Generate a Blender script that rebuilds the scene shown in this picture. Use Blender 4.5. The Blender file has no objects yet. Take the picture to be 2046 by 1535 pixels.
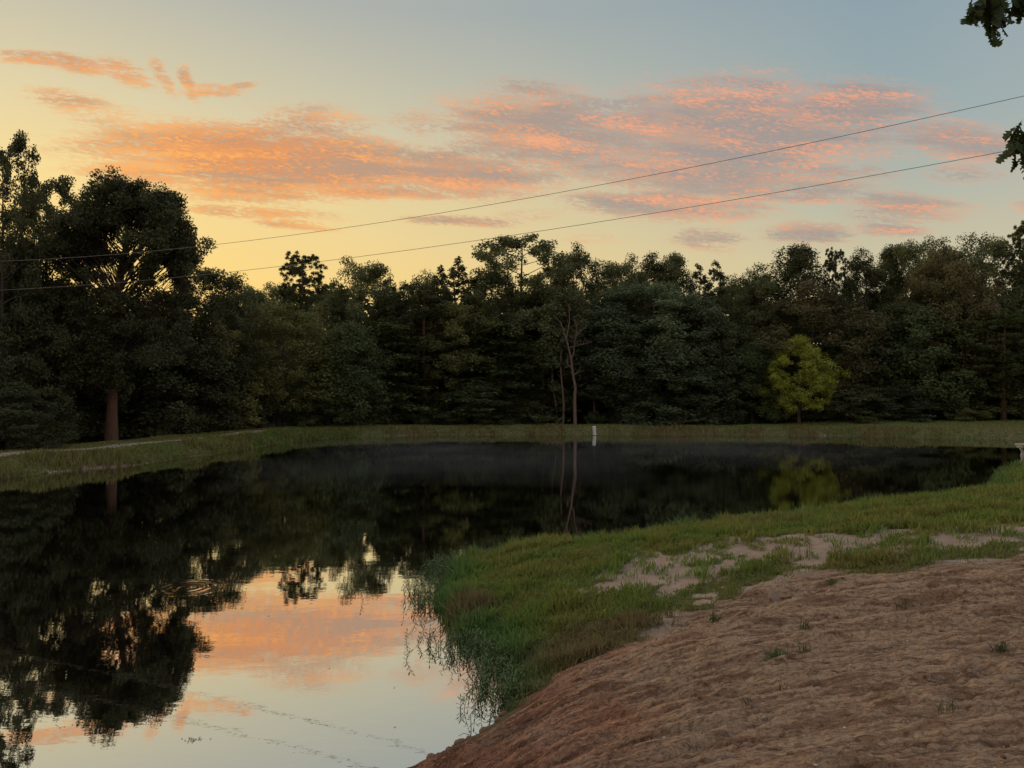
import bpy, math, random
import numpy as np
R = math.radians
rng = np.random.default_rng(11)
random.seed(5)
scene = bpy.context.scene
col = scene.collection

# ------------------------------------------------------------------ camera
cam_d = bpy.data.cameras.new('camera')
cam_d.sensor_width = 36.0
cam_d.lens = 26.04
cam_d.clip_start = 0.05
cam_d.clip_end = 6000
cam = bpy.data.objects.new('camera', cam_d)
cam.location = (0, 0, 3.0)
cam.rotation_euler = (R(90.9), 0, 0)
col.objects.link(cam)
scene.camera = cam
scene.render.resolution_x, scene.render.resolution_y = 1024, 768
scene.render.engine = 'CYCLES'
scene.cycles.max_bounces = 6
scene.cycles.transparent_max_bounces = 4
scene.cycles.caustics_reflective = False
scene.cycles.caustics_refractive = False
scene.cycles.sample_clamp_indirect = 3.0
vs = scene.view_settings
vs.view_transform = 'Standard'
vs.look = 'None'
vs.exposure = 0.0
vs.gamma = 1.0
vs.use_curve_mapping = False

# ------------------------------------------------------------------ node helper
class NT:
    def __init__(s, tree):
        s.t = tree; s.n = tree.nodes; s.l = tree.links
    def new(s, typ, **kw):
        n = s.n.new(typ)
        for k, v in kw.items(): setattr(n, k, v)
        return n
    def put(s, sock, v):
        if v is None: return
        if isinstance(v, bpy.types.NodeSocket): s.l.new(v, sock)
        else:
            if hasattr(sock.default_value, '__len__') and not hasattr(v, '__len__'): v = (v, v, v)
            if hasattr(sock.default_value, '__len__') and len(sock.default_value) == 4 and len(v) == 3: v = (*v, 1)
            sock.default_value = v
    def m(s, op, a, b=None, c=None, clamp=False):
        n = s.new('ShaderNodeMath', operation=op, use_clamp=clamp)
        for i, v in enumerate((a, b, c)): s.put(n.inputs[i], v)
        return n.outputs[0]
    def vm(s, op, a, b=None):
        n = s.new('ShaderNodeVectorMath', operation=op)
        s.put(n.inputs[0], a); s.put(n.inputs[1], b)
        return n.outputs['Value'] if op in ('LENGTH', 'DOT_PRODUCT', 'DISTANCE') else n.outputs[0]
    def xyz(s, x, y, z=0.0):
        n = s.new('ShaderNodeCombineXYZ')
        for i, v in enumerate((x, y, z)): s.put(n.inputs[i], v)
        return n.outputs[0]
    def sep(s, v):
        n = s.new('ShaderNodeSeparateXYZ'); s.put(n.inputs[0], v); return n.outputs
    def rng(s, v, a, b, c=0.0, d=1.0, smooth=True):
        n = s.new('ShaderNodeMapRange', interpolation_type='SMOOTHSTEP' if smooth else 'LINEAR')
        for i, q in enumerate((v, a, b, c, d)): s.put(n.inputs[i], q)
        return n.outputs[0]
    def noise(s, vec, scale, detail=4, rough=.55, dist=0.0, color=False):
        n = s.new('ShaderNodeTexNoise', noise_dimensions='3D')
        s.put(n.inputs['Vector'], vec); s.put(n.inputs['Scale'], scale)
        n.inputs['Detail'].default_value = detail; n.inputs['Roughness'].default_value = rough
        n.inputs['Distortion'].default_value = dist
        return n.outputs['Color' if color else 'Fac']
    def mix(s, f, a, b, mode='MIX'):
        n = s.new('ShaderNodeMix', data_type='RGBA', blend_type=mode)
        s.put(n.inputs[0], f); s.put(n.inputs[6], a); s.put(n.inputs[7], b)
        return n.outputs[2]
    def ramp(s, f, pts):
        n = s.new('ShaderNodeValToRGB'); cr = n.color_ramp
        while len(cr.elements) < len(pts): cr.elements.new(.5)
        for e, (p, c) in zip(cr.elements, pts):
            e.position = p; e.color = (*c, 1)
        s.put(n.inputs[0], f); return n.outputs[0]

# ------------------------------------------------------------------ sky
SUN_AZ, SUN_EL = -58.0, 2.0          # the sun has just gone down behind the trees beyond the dam
world = bpy.data.worlds.new('World')
scene.world = world
world.use_nodes = True
world.cycles.sampling_method = 'MANUAL'
world.cycles.sample_map_resolution = 256
w = NT(world.node_tree)
w.n.clear()
out = w.new('ShaderNodeOutputWorld')
bg = w.new('ShaderNodeBackground')
w.l.new(bg.outputs[0], out.inputs[0])
tc = w.new('ShaderNodeTexCoord').outputs['Generated']
dx, dy, dz = w.sep(tc)
az = w.m('MULTIPLY', w.m('ARCTAN2', dx, dy), 57.29578)
el = w.m('MULTIPLY', w.m('ARCSINE', w.m('MINIMUM', w.m('MAXIMUM', dz, -1.0), 1.0)), 57.29578)
e01 = w.m('DIVIDE', w.m('MAXIMUM', el, 0.0), 90.0, clamp=True)
sunside = w.m('MULTIPLY_ADD', w.m('COSINE', w.m('MULTIPLY', w.m('SUBTRACT', az, -55.0), .0174533)), .5, .5)
E = lambda d: d / 90.0
rampA = w.ramp(e01, [(0, (1.12, .66, .16)), (E(8.5), (1.12, .76, .23)), (E(14.5), (1.02, .77, .33)), (E(19.5), (.82, .70, .42)), (E(27.5), (.51, .51, .44)), (E(50), (.45, .47, .47)), (1, (.44, .49, .53))])
rampC = w.ramp(e01, [(0, (.74, .58, .33)), (E(9.5), (.65, .58, .38)), (E(13.5), (.50, .52, .42)), (E(18.5), (.36, .45, .45)), (E(27.5), (.28, .375, .435)), (E(50), (.36, .43, .49)), (1, (.44, .49, .53))])
rampD = w.ramp(e01, [(0, (.60, .50, .47)), (E(12), (.62, .52, .50)), (E(25), (.54, .51, .53)), (E(50), (.47, .50, .54)), (1, (.44, .49, .53))])
f1 = w.rng(sunside, .965, .58, 0, 1, smooth=False)
f2 = w.rng(sunside, .56, .05, 0, 1, smooth=False)
grad = w.mix(f2, w.mix(f1, rampA, rampC), rampD)
nish = w.new('ShaderNodeTexSky', sky_type='NISHITA', sun_disc=False)
nish.sun_elevation = R(SUN_EL)
nish.sun_rotation = R(SUN_AZ)
nish.air_density, nish.dust_density, nish.ozone_density = 1.0, 1.6, 1.5
nis = w.vm('SCALE', nish.outputs[0]); nis.node.inputs['Scale'].default_value = 0.10
base = w.mix(.08, grad, nis)
# clouds: bearing / elevation of each bank of cloud, its half-width and half-height in degrees, tilt and thickness
CLOUDS = [
 (-17.5,17.8,15.6,2.20,-5,1.0), (-16.0,19.9,7.5,1.56,0,0.62), (-4.8,16.7,11.4,1.61,-3,0.9), (-18.8,15.6,9.0,1.01,-2,0.75), (-19.5,13.9,7.6,0.62,-3,0.6), (-16.5,13.0,4.3,0.41,-5,0.6), (2.2,21.7,3.5,1.08,-8,0.8), (2.6,19.7,10.7,2.78,-4,0.85), (16.2,19.7,15.2,3.30,2,0.95), (24.4,21.4,6.8,1.63,4,0.85), (30.8,19.0,5.2,1.33,-8,0.75), (14.4,16.8,14.4,1.72,-3,0.9), (11.8,14.5,9.6,1.17,-2,0.85), (-3.6,13.3,5.4,0.44,-2,0.75), (1.4,13.7,3.5,0.37,0,0.5), (14.7,12.1,2.5,0.67,-3,0.85), (22.2,12.4,2.8,0.59,-3,0.95), (27.8,14.3,3.3,0.81,-3,0.9), (27.3,12.7,1.8,0.45,-2,0.85), (31.5,16.8,2.8,0.57,-2,0.6), (6.1,12.1,2.3,0.30,0,0.5), (34.8,14.3,1.0,0.37,0,0.7), (-31.3,21.9,2.3,0.57,-10,0.75), (-29.2,20.9,3.3,0.62,-8,0.55), (-12.4,20.5,2.2,0.48,-5,0.55), (-5.9,20.3,3.5,0.96,-5,0.55), (-26.1,16.8,6.3,1.07,-4,0.7), (-10.9,15.4,10.4,0.51,-1,0.8), (20.0,15.0,6.8,0.44,-2,0.6), (24.7,16.8,4.8,0.72,-2,0.6), (-33.2,24.6,2.6,0.36,-4,0.88), (-30.1,24.3,2.0,0.42,-12,0.9), (-27.6,23.7,1.7,0.43,-28,0.85), (-25.5,23.5,1.5,0.33,-50,0.8), (-23.7,23.0,1.2,0.33,-62,0.8), (-22.1,22.5,2.0,0.30,-2,0.8), (-19.9,22.8,1.2,0.20,8,0.7),
 # the same broken cloud field goes on outside the photographed part of the sky
 (-75,20,16,2.4,4,.9),(-66,14,10,1.0,0,.8),(-110,24,18,2.6,-6,.8),(60,18,14,2.4,-5,.9),(85,23,18,3,5,.8),(120,16,20,2,0,.8),(165,22,22,3,-4,.8),(-155,19,20,2.4,5,.8)]
wz = w.noise(w.xyz(w.m('MULTIPLY', az, .14), w.m('MULTIPLY', el, .4)), 1.0, 3, .5, color=True)
wob = w.vm('MULTIPLY', w.vm('SUBTRACT', wz, (.5, .5, .5)), (2.6, .8, 0.0))
csa = w.m('MAXIMUM', w.m('COSINE', w.m('MULTIPLY', az, .0174533)), .55)
elv = w.m('MULTIPLY', w.m('ARCTANGENT', w.m('DIVIDE', w.m('TANGENT', w.m('MULTIPLY', el, .0174533)), csa)), 57.29578)
P = w.vm('ADD', w.xyz(az, elv), wob)
mask = None
for (ca, ce, ra, re, rot, wt) in CLOUDS:
    mp = w.new('ShaderNodeMapping', vector_type='TEXTURE')
    w.put(mp.inputs['Vector'], P)
    mp.inputs['Location'].default_value = (ca, ce, 0)
    mp.inputs['Rotation'].default_value = (0, 0, R(rot))
    big_ = ra > 4
    mp.inputs['Scale'].default_value = (ra * (1.4 if big_ else 2.1), re * (1.9 if big_ else 2.7), 1)
    g = w.rng(w.vm('LENGTH', mp.outputs[0]), 1.0, .12, 0, wt if big_ else wt * .8)
    mask = g if mask is None else w.m('MAXIMUM', mask, g)
shear = lambda kx, ks, ke, z: w.xyz(w.m('MULTIPLY', az, kx), w.m('MULTIPLY_ADD', az, ks, w.m('MULTIPLY', elv, ke)), z)
n1 = w.noise(shear(.13, .05, .75, 0.0), 1.0, 5, .6, .3)           # long streaks
n4 = w.noise(shear(.33, .16, 1.9, 3.0), 1.0, 5, .62, .4)          # wisps
n2 = w.noise(shear(1.9, .75, 6.5, 7.0), 1.0, 3, .62, .6)          # ripples
n3 = w.noise(shear(.10, .04, .8, 31.0), 1.0, 3, .5)               # lit and shaded banks
rip = w.rng(n2, .36, .64, -.5, .5)
dens = w.m('ADD', w.m('ADD', w.m('MULTIPLY', mask, 1.85), w.m('MULTIPLY_ADD', n4, 1.7, -.85)), w.m('ADD', w.m('MULTIPLY_ADD', n1, 1.7, -.85), w.m('MULTIPLY', rip, .55)))
tR = w.rng(az, -24, 12)
dens = w.m('MULTIPLY', w.m('MULTIPLY', w.rng(dens, .15, 1.70, 0, .97), w.rng(mask, .0, .55)), w.m('MULTIPLY_ADD', tR, -.14, 1.0))
body = w.mix(tR, (.80, .30, .105), (.52, .305, .235))
lit = w.mix(tR, (1.05, .48, .13), (1.0, .39, .20))
grey = w.mix(tR, (.56, .32, .19), (.36, .295, .275))
hl = w.rng(w.m('ADD', w.m('ADD', w.m('MULTIPLY', rip, .20), w.m('MULTIPLY', n4, .55)), w.m('MULTIPLY', n3, .75)), .62, .92)
lo = w.rng(w.m('SUBTRACT', w.m('ADD', w.m('MULTIPLY', n1, .9), w.m('MULTIPLY', w.m('SUBTRACT', 1.0, n3), .9)), w.m('MULTIPLY', rip, .22)), .78, 1.06)
ccol = w.mix(w.m('MULTIPLY', hl, .85), w.mix(lo, body, grey), lit)
edge = w.rng(dens, .05, .5, .55, 0)
ccol = w.mix(edge, ccol, lit)
sky = w.mix(dens, base, ccol)
w.put(bg.inputs[0], sky)
bg.inputs[1].default_value = 1.0

sun_d = bpy.data.lights.new('sun', 'SUN')
sun_d.energy = 0.95
sun_d.angle = R(36)                  # the whole glowing patch of sky lights the place, not a disc
sun_d.color = (1, .72, .47)
sun = bpy.data.objects.new('sun', sun_d)
sun.rotation_euler = (R(90 - 19), 0, R(180 - SUN_AZ))
sun.location = (-40, 30, 30)
col.objects.link(sun)

# ------------------------------------------------------------------ mesh helpers
def tag(o, label=None, cat=None, group=None, kind=None):
    if label: o['label'] = label
    if cat: o['category'] = cat
    if group: o['group'] = group
    if kind: o['kind'] = kind
    return o
def empty(name, loc, rz=0.0, scale=(1, 1, 1)):
    o = bpy.data.objects.new(name, None)
    o.empty_display_size = .3
    o.location = loc; o.rotation_euler = (0, 0, rz); o.scale = scale
    col.objects.link(o); return o
def mesh_np(name, V, F, smooth=False, colr=None, attrs=None):
    """V (n,3), F (k,3|4) integer faces"""
    V = np.asarray(V, np.float32); F = np.asarray(F, np.int32)
    me = bpy.data.meshes.new(name)
    me.vertices.add(len(V)); me.vertices.foreach_set('co', V.ravel())
    k = F.shape[1]
    me.loops.add(F.size); me.loops.foreach_set('vertex_index', F.ravel())
    me.polygons.add(len(F)); me.polygons.foreach_set('loop_start', np.arange(0, F.size, k, dtype=np.int32))
    me.polygons.foreach_set('loop_total', np.full(len(F), k, np.int32))
    if smooth: me.polygons.foreach_set('use_smooth', np.ones(len(F), bool))
    if colr is not None:
        a = me.color_attributes.new('col', 'FLOAT_COLOR', 'POINT')
        c = np.ones((len(V), 4), np.float32); c[:, :3] = colr
        a.data.foreach_set('color', c.ravel())
    for nm, arr in (attrs or {}).items():
        a = me.attributes.new(nm, 'FLOAT', 'POINT')
        a.data.foreach_set('value', np.asarray(arr, np.float32))
    me.update(calc_edges=True)
    return me
def obj(name, me, mat, parent=None):
    o = bpy.data.objects.new(name, me)
    col.objects.link(o)
    if mat is not None and len(me.materials) == 0: me.materials.append(mat)
    elif mat is not None:
        o.material_slots[0].link = 'OBJECT'; o.material_slots[0].material = mat
    if parent: o.parent = parent
    return o
def nrm(v): return v / np.maximum(np.linalg.norm(v, axis=-1, keepdims=True), 1e-9)
class Geo:
    """collects quads"""
    def __init__(s): s.V = []; s.F = []; s.C = []; s.n = 0
    def add(s, V, F, C=None):
        V = np.asarray(V, float); F = np.asarray(F, int)
        s.V.append(V); s.F.append(F + s.n); s.n += len(V)
        if C is not None: s.C.append(np.broadcast_to(np.asarray(C, float), (len(V), 3)))
    def tube(s, pts, rad, sides=7, C=None, cap=True):
        pts = np.asarray(pts, float); rad = np.asarray(rad, float); n = len(pts)
        t = nrm(np.gradient(pts, axis=0))
        ref = np.array([1., 0, 0]) if abs(t[0][2]) > .7 else np.array([0, 0, 1.])
        u = nrm(np.cross(t, ref)); v = np.cross(t, u)
        a = np.linspace(0, 2 * np.pi, sides, endpoint=False)
        V = pts[:, None] + rad[:, None, None] * (np.cos(a)[None, :, None] * u[:, None] + np.sin(a)[None, :, None] * v[:, None])
        V = V.reshape(-1, 3)
        i = np.arange(n - 1)[:, None] * sides; j = np.arange(sides)[None]; k = (j + 1) % sides
        F = np.stack([i + j, i + k, i + k + sides, i + j + sides], -1).reshape(-1, 4)
        if cap:
            V = np.vstack([V, pts[-1] + t[-1] * rad[-1] * .4])
            e = (n - 1) * sides; tip = len(V) - 1
            q = np.arange(0, sides - 1, 2)
            cf = np.stack([e + q, e + q + 1, e + (q + 2) % sides, np.full_like(q, tip)], -1)
            F = np.vstack([F, cf])
        s.add(V, F, C)
    def box(s, c, h, rot=0.0):
        c = np.asarray(c, float); h = np.asarray(h, float)
        q = np.array([[x, y, z] for z in (-1, 1) for x, y in ((-1, -1), (1, -1), (1, 1), (-1, 1))], float) * h
        ca, sa = math.cos(rot), math.sin(rot)
        q[:, :2] = q[:, :2] @ np.array([[ca, sa], [-sa, ca]])
        s.add(q + c, [(3, 2, 1, 0), (4, 5, 6, 7), (0, 1, 5, 4), (1, 2, 6, 5), (2, 3, 7, 6), (3, 0, 4, 7)])
    def leaves(s, p, nor, L, W, axis=None, C=None):
        """one kite-shaped quad per leaf"""
        m = len(p)
        nor = nrm(nor)
        a = rng.normal(size=(m, 3)) if axis is None else axis
        a = nrm(a - nor * np.sum(a * nor, -1, keepdims=True)); b = np.cross(nor, a)
        L = np.broadcast_to(L, (m,))[:, None]; W = np.broadcast_to(W, (m,))[:, None]
        v = np.stack([p - a * L * .5, p + b * W * .5 + a * L * .06 + nor * L * .06, p + a * L * .5, p - b * W * .5 + a * L * .06 + nor * L * .06], 1).reshape(-1, 3)
        f = np.arange(m * 4).reshape(-1, 4)
        s.add(v, f, None if C is None else np.repeat(C, 4, 0))
    def mesh(s, name, smooth=False):
        return mesh_np(name, np.vstack(s.V), np.vstack(s.F), smooth, np.vstack(s.C) if s.C else None)
_lat = np.random.default_rng(3).random((256, 256)).astype(np.float32)
def vnoise(x, y):
    xi = np.floor(x).astype(int); yi = np.floor(y).astype(int)
    fx = x - xi; fy = y - yi
    fx = fx * fx * (3 - 2 * fx); fy = fy * fy * (3 - 2 * fy)
    a = _lat[xi & 255, yi & 255]; b = _lat[(xi + 1) & 255, yi & 255]
    c = _lat[xi & 255, (yi + 1) & 255]; d = _lat[(xi + 1) & 255, (yi + 1) & 255]
    return (a * (1 - fx) + b * fx) * (1 - fy) + (c * (1 - fx) + d * fx) * fy
def fbm(x, y, o=4, g=.5):
    s = 0; am = 1; t = 0
    for i in range(o):
        s = s + am * vnoise(x + 17.3 * i, y + 9.1 * i); t += am; am *= g; x = x * 2.03; y = y * 2.03
    return s / t
def sstep(a, b, x):
    t = np.clip((x - a) / (b - a), 0, 1); return t * t * (3 - 2 * t)

# ------------------------------------------------------------------ materials
def material(name):
    m = bpy.data.materials.new(name); m.use_nodes = True
    t = NT(m.node_tree)
    return m, t, t.n['Principled BSDF']
def leaf_mat(name, c0, c1, scale=.6, trans=.3, rand=.35):
    m, t, p = material(name)
    pos = t.new('ShaderNodeTexCoord').outputs['Object']
    oi = t.new('ShaderNodeObjectInfo').outputs['Random']
    n = t.noise(pos, scale, 3)
    wn = t.new('ShaderNodeTexWhiteNoise', noise_dimensions='3D'); t.put(wn.inputs[0], t.vm('SNAP', pos, (.35, .35, .35)))
    f = t.m('ADD', t.rng(n, .3, .7), t.m('MULTIPLY_ADD', wn.outputs[0], .5, -.25), clamp=True)
    c = t.mix(f, c0, c1)
    br = t.m('MULTIPLY_ADD', oi, rand * 2, 1 - rand)
    c = t.vm('MULTIPLY', c, t.xyz(br, br, br))
    t.put(p.inputs['Base Color'], c)
    p.inputs['Roughness'].default_value = .6
    p.inputs['Specular IOR Level'].default_value = .25
    tr = t.new('ShaderNodeBsdfTranslucent'); t.put(tr.inputs[0], c)
    mx = t.new('ShaderNodeMixShader'); mx.inputs[0].default_value = trans
    t.l.new(p.outputs[0], mx.inputs[1]); t.l.new(tr.outputs[0], mx.inputs[2])
    t.l.new(mx.outputs[0], t.n['Material Output'].inputs[0])
    return m
def vcol_mat(name, trans=.25, rough=.6):
    m, t, p = material(name)
    a = t.new('ShaderNodeAttribute', attribute_name='col').outputs['Color']
    t.put(p.inputs['Base Color'], a); p.inputs['Roughness'].default_value = rough
    p.inputs['Specular IOR Level'].default_value = .25
    tr = t.new('ShaderNodeBsdfTranslucent'); t.put(tr.inputs[0], a)
    mx = t.new('ShaderNodeMixShader'); mx.inputs[0].default_value = trans
    t.l.new(p.outputs[0], mx.inputs[1]); t.l.new(tr.outputs[0], mx.inputs[2])
    t.l.new(mx.outputs[0], t.n['Material Output'].inputs[0])
    return m
def plain_mat(name, c0, c1, scale=8, rough=.85, stretch=(1, 1, 1), bump=.0):
    m, t, p = material(name)
    pos = t.new('ShaderNodeTexCoord').outputs['Object']
    n = t.noise(t.vm('MULTIPLY', pos, stretch), scale, 5, .6)
    t.put(p.inputs['Base Color'], t.mix(t.rng(n, .3, .7), c0, c1)); p.inputs['Roughness'].default_value = rough
    if bump:
        b = t.new('ShaderNodeBump'); b.inputs['Strength'].default_value = .6; b.inputs['Distance'].default_value = bump
        t.put(b.inputs['Height'], n); t.l.new(b.outputs[0], p.inputs['Normal'])
    return m
LEAF = dict(
    dark=leaf_mat('leaf_dark', (0.086, 0.096, 0.041), (0.153, 0.165, 0.065)),
    mid=leaf_mat('leaf_mid', (0.104, 0.133, 0.049), (0.175, 0.209, 0.075)),
    blue=leaf_mat('leaf_blue', (0.087, 0.109, 0.055), (0.148, 0.174, 0.084)),
    olive=leaf_mat('leaf_olive', (0.139, 0.148, 0.045), (0.222, 0.218, 0.071)),
    rust=leaf_mat('leaf_rust', (0.149, 0.114, 0.048), (0.187, 0.167, 0.068)),
    lime=leaf_mat('leaf_lime', (.25, .28, .042), (.47, .46, .07), 1.2, .35, 0),
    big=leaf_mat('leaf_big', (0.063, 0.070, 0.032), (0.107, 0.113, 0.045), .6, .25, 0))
BARK = plain_mat('bark', (.055, .042, .032), (.12, .095, .075), 6, .9, (3, 3, .6), .03)
BARK_RED = plain_mat('bark_red', (.085, .042, .027), (.175, .086, .054), 5, .9, (3, 3, .7), .03)
BARK_DEAD = plain_mat('bark_dead', (.14, .085, .065), (.25, .16, .125), 5, .9, (3, 3, .7), .02)

# ------------------------------------------------------------------ the lie of the land
SHORE = np.array([(-17,-4),(-10,1.4),(-5,3.9),(-2,5.35),(-0.82,6.01),(-0.52,6.29),(-0.28,6.59),(0.08,7.34),(0.07,8.13),(-0.38,9.03),(-0.78,9.82),(-1.12,11.03),(-1.07,12.95),(-0.22,14.05),(1.24,14.5),(2.9,15.56),(4.49,16.79),(6.41,17.72),(8.71,19.09),(10.54,20.12),(12.43,21.27),(13.75,22.01),(14.86,22.91),(16.73,25.98),(18.64,28.29),(21.73,31.49),(27,35),(34,39),(39,45),(39.5,47.5),(36,50),(30.87,52.14),(25,54.71),(18.06,56.09),(6.33,56.8),(-0.88,56.8),(-6.55,56.09),(-11.64,53.39),(-14.06,49.26),(-14.43,46.19),(-15.05,38.92),(-15.99,35.22),(-16.21,31.49),(-17,30.62),(-17.55,29.8),(-18.14,27.93),(-18.35,26.6),(-21,16),(-22,4),(-21,-4)], float)
SOIL = np.array([(-36,-16),(-17,-4),(-10,1.4),(-5,3.9),(-2,5.35),(-0.82,6.01),(-0.28,6.52),(0.11,7.22),(0.45,7.67),(0.99,7.91),(1.47,7.91),(1.78,8.33),(2.16,8.52),(2.71,8.82),(3.72,8.97),(4.52,8.64),(5.06,8.58),(6.01,8.72),(9,9.3),(16,10.6),(40,12),(60,-30)], float)
BARE = np.array([(1.66,9.96),(2.16,10.11),(3.04,10.34),(3.67,10.16),(4.27,10.12),(4.9,10.01),(5.77,9.76),(6.63,9.62),(10,9.8),(16,12)], float)
def sdist(x, y, P, closed=True):
    A = P; B = np.roll(P, -1, 0)
    if not closed: A = P[:-1]; B = P[1:]
    best = np.full(x.shape, 1e9); ins = np.zeros(x.shape, bool)
    for (ax, ay), (bx, by) in zip(A, B):
        ex, ey = bx - ax, by - ay
        t = np.clip(((x - ax) * ex + (y - ay) * ey) / (ex * ex + ey * ey), 0, 1)
        best = np.minimum(best, (x - ax - t * ex) ** 2 + (y - ay - t * ey) ** 2)
        if closed:
            c = (ay > y) != (by > y)
            ins ^= c & (x < (bx - ax) * (y - ay) / (by - ay + 1e-12) + ax)
    best = np.sqrt(best)
    return np.where(ins, -best, best) if closed else best
def furrow(x, y):
    """run of the rake lines: along them, across them"""
    xc = np.maximum(x, -.6)
    return x, y + .14 * x + 1.0 * np.exp(-xc / .8)
def land(x, y, fine=True):
    """height, shore distance, masks"""
    x = np.asarray(x, float); y = np.asarray(y, float)
    d = sdist(x, y, SHORE)
    d = d + (fbm(x * 1.7, y * 1.7, 4) - .5) * .22 * np.clip(np.hypot(x, y) / 8, .5, 2.5)
    nw = sstep(-16, -10, x) * (1 - sstep(40, 48, y))
    dp = np.maximum(d, 0)
    zn = .04 * np.clip(d / .12, 0, 1) + 1.75 * (1 - np.exp(-.17 * dp))
    lawn = sstep(18, 30, x)
    zf = .62 * sstep(-.2, 2.0, d) + .35 * lawn * sstep(1.5, 10, d) - .3 * (1 - lawn) * sstep(5, 10, d)
    zf = zf + (fbm(x * .35, y * .35, 3) - .5) * .16 * sstep(.5, 3, d)
    z = zn * nw + zf * (1 - nw)
    zu = -.03 - 1.1 * (1 - np.exp(-.5 * np.maximum(-d, 0)))
    z = np.where(d > 0, z, zu)
    far = np.hypot(x, y - 40)
    s = -sdist(x, y, SOIL)                    # > 0 on the bare soil (SOIL runs round the far side)
    s = -s
    soil = 1 - sstep(-.12, .12, s + (fbm(x * 2.2, y * 2.2, 4) - .5) * .55)
    bare = 1 - sstep(.32, .80, sdist(x, y, BARE, False) + (fbm(x * 2.1 + 5, y * 3.4, 5, .6) - .5) * 2.2)
    bare = np.maximum(bare, 1 - sstep(.05, .4, sdist(x, y, SOIL[11:17], False) - .1 + (fbm(x * 2.6, y * 4.5, 4, .6) - .38) * 2.4))
    bare = np.maximum(bare, .8 * (1 - sstep(.02, .15, np.hypot((x - .83) / 2.5, y - 9.76) + (fbm(x * 4, y * 4, 3) - .5) * .2)))
    if fine:
        v = -s                                # distance into the soil from its edge
        u, q = furrow(x, y)
        q = q + (fbm(x * .9, y * .9, 3) - .5) * .30
        n1 = fbm(u * .6 + 3, q * 8.5, 3, .5)
        lev = n1 * 11
        fr = lev - np.floor(lev)
        ter = (np.floor(lev) + sstep(.0, .28, fr)) / 11           # crusts with broken edges
        clod = fbm(x * 8, y * 10, 4, .62)
        crack = np.abs(fbm(u * .40 + 40, q * 3.0 + 9, 2, .5) - .5)
        ph = (ter - .5) * .23 - .07 * (1 - sstep(.004, .045, crack)) * sstep(.38, .52, fbm(x * .8, y * 1.6 + 7, 2)) + (clod - .5) * .034 + (fbm(x * 19, y * 22, 2) - .5) * .024
        z = z + soil * ph * sstep(.0, .12, d) * sstep(-.05, .3, v) + (1 - soil) * nw * sstep(0, .3, d) * (clod - .5) * .03
        z = np.where((d > 0) & (far < 200), np.maximum(z, .012), z)
    return z, d, nw, soil * (d > -.1), bare * nw * (d > .2)
def gz(x, y):
    return float(land(np.array([x]), np.array([y]), False)[0][0])

def graded(lo, hi, fine_lo, fine_hi, fs, cap, caplim, grow):
    a = list(np.arange(fine_lo, fine_hi, fs))
    p, s = a[-1], fs
    while p < hi:
        s = s * grow
        if p < caplim[1]: s = min(s, cap)
        p += s; a.append(p)
    p, s = fine_lo, fs
    while p > lo:
        s = s * grow
        if p > caplim[0]: s = min(s, cap)
        p -= s; a.insert(0, p)
    return np.array(a)
gx = graded(-2600, 2600, -1.5, 6.3, .023, .55, (-38, 50), 1.09)
gy = graded(-600, 3200, 3.9, 9.3, .023, .55, (-6, 78), 1.07)
GX, GY = np.meshgrid(gx, gy)
gX, gY = GX.ravel(), GY.ravel()
Z, DS, NW, SO, BA = land(gX, gY)
nx, ny = len(gx), len(gy)
ii = (np.arange(ny - 1)[:, None] * nx + np.arange(nx - 1)[None]).ravel()
GF = np.stack([ii, ii + 1, ii + nx + 1, ii + nx], -1)
pathm = sstep(2.0, 2.4, DS) * (1 - sstep(3.3, 3.8, DS)) * (1 - NW) * (gX < -11) * (gY < 52) * (gY > 8)
pathm = pathm * sstep(.38, .55, fbm(gX * .5, gY * .25 + 4, 3) + np.where(gY < 40, .3, .1))
sand = (1 - NW) * (1 - sstep(.15, .5, np.abs(DS - .12))) * sstep(.58, .66, fbm(gX * .35 + 2, gY * .16, 2)) * np.where(gX < -10, 1, .55)
wet = (1 - sstep(.02, .5, DS)) * NW
forest = (1 - NW) * sstep(5, 7, DS) * (1 - sstep(18, 30, gX) * (1 - sstep(9, 12, DS)))
me = mesh_np('ground', np.stack([gX, gY, Z], -1), GF, True, None, dict(soil=SO, bare=np.maximum(BA, np.maximum(pathm, sand)), wet=wet, litter=forest, fu=furrow(gX, gY)[0], fq=furrow(gX, gY)[1]))
gm, t, p = material('ground')
at = lambda n: t.new('ShaderNodeAttribute', attribute_name=n).outputs['Fac']
pos = t.new('ShaderNodeNewGeometry').outputs['Position']
nA = t.noise(pos, .9, 4); nB = t.noise(pos, 7, 6, .65); nC = t.noise(pos, 45, 4, .7)
px_, py_, pz_ = t.sep(pos)
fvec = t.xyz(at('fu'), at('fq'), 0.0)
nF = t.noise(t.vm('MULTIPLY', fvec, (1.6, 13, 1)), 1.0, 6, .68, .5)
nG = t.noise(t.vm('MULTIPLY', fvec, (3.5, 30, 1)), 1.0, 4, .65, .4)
redness = t.rng(t.m('ADD', t.m('MULTIPLY_ADD', px_, -.22, .62), t.m('MULTIPLY', t.m('SUBTRACT', nA, .5), 1.6)), .15, .85)
soilc = t.mix(redness, (.57, .385, .258), (.54, .260, .148))
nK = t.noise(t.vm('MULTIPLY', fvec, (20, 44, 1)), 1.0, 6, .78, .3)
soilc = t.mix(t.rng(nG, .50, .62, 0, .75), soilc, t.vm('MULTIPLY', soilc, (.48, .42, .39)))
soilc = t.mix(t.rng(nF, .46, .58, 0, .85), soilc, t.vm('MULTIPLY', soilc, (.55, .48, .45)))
soilc = t.mix(t.rng(nK, .48, .60, 0, .8), soilc, t.vm('MULTIPLY', soilc, (.42, .37, .35)))
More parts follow.
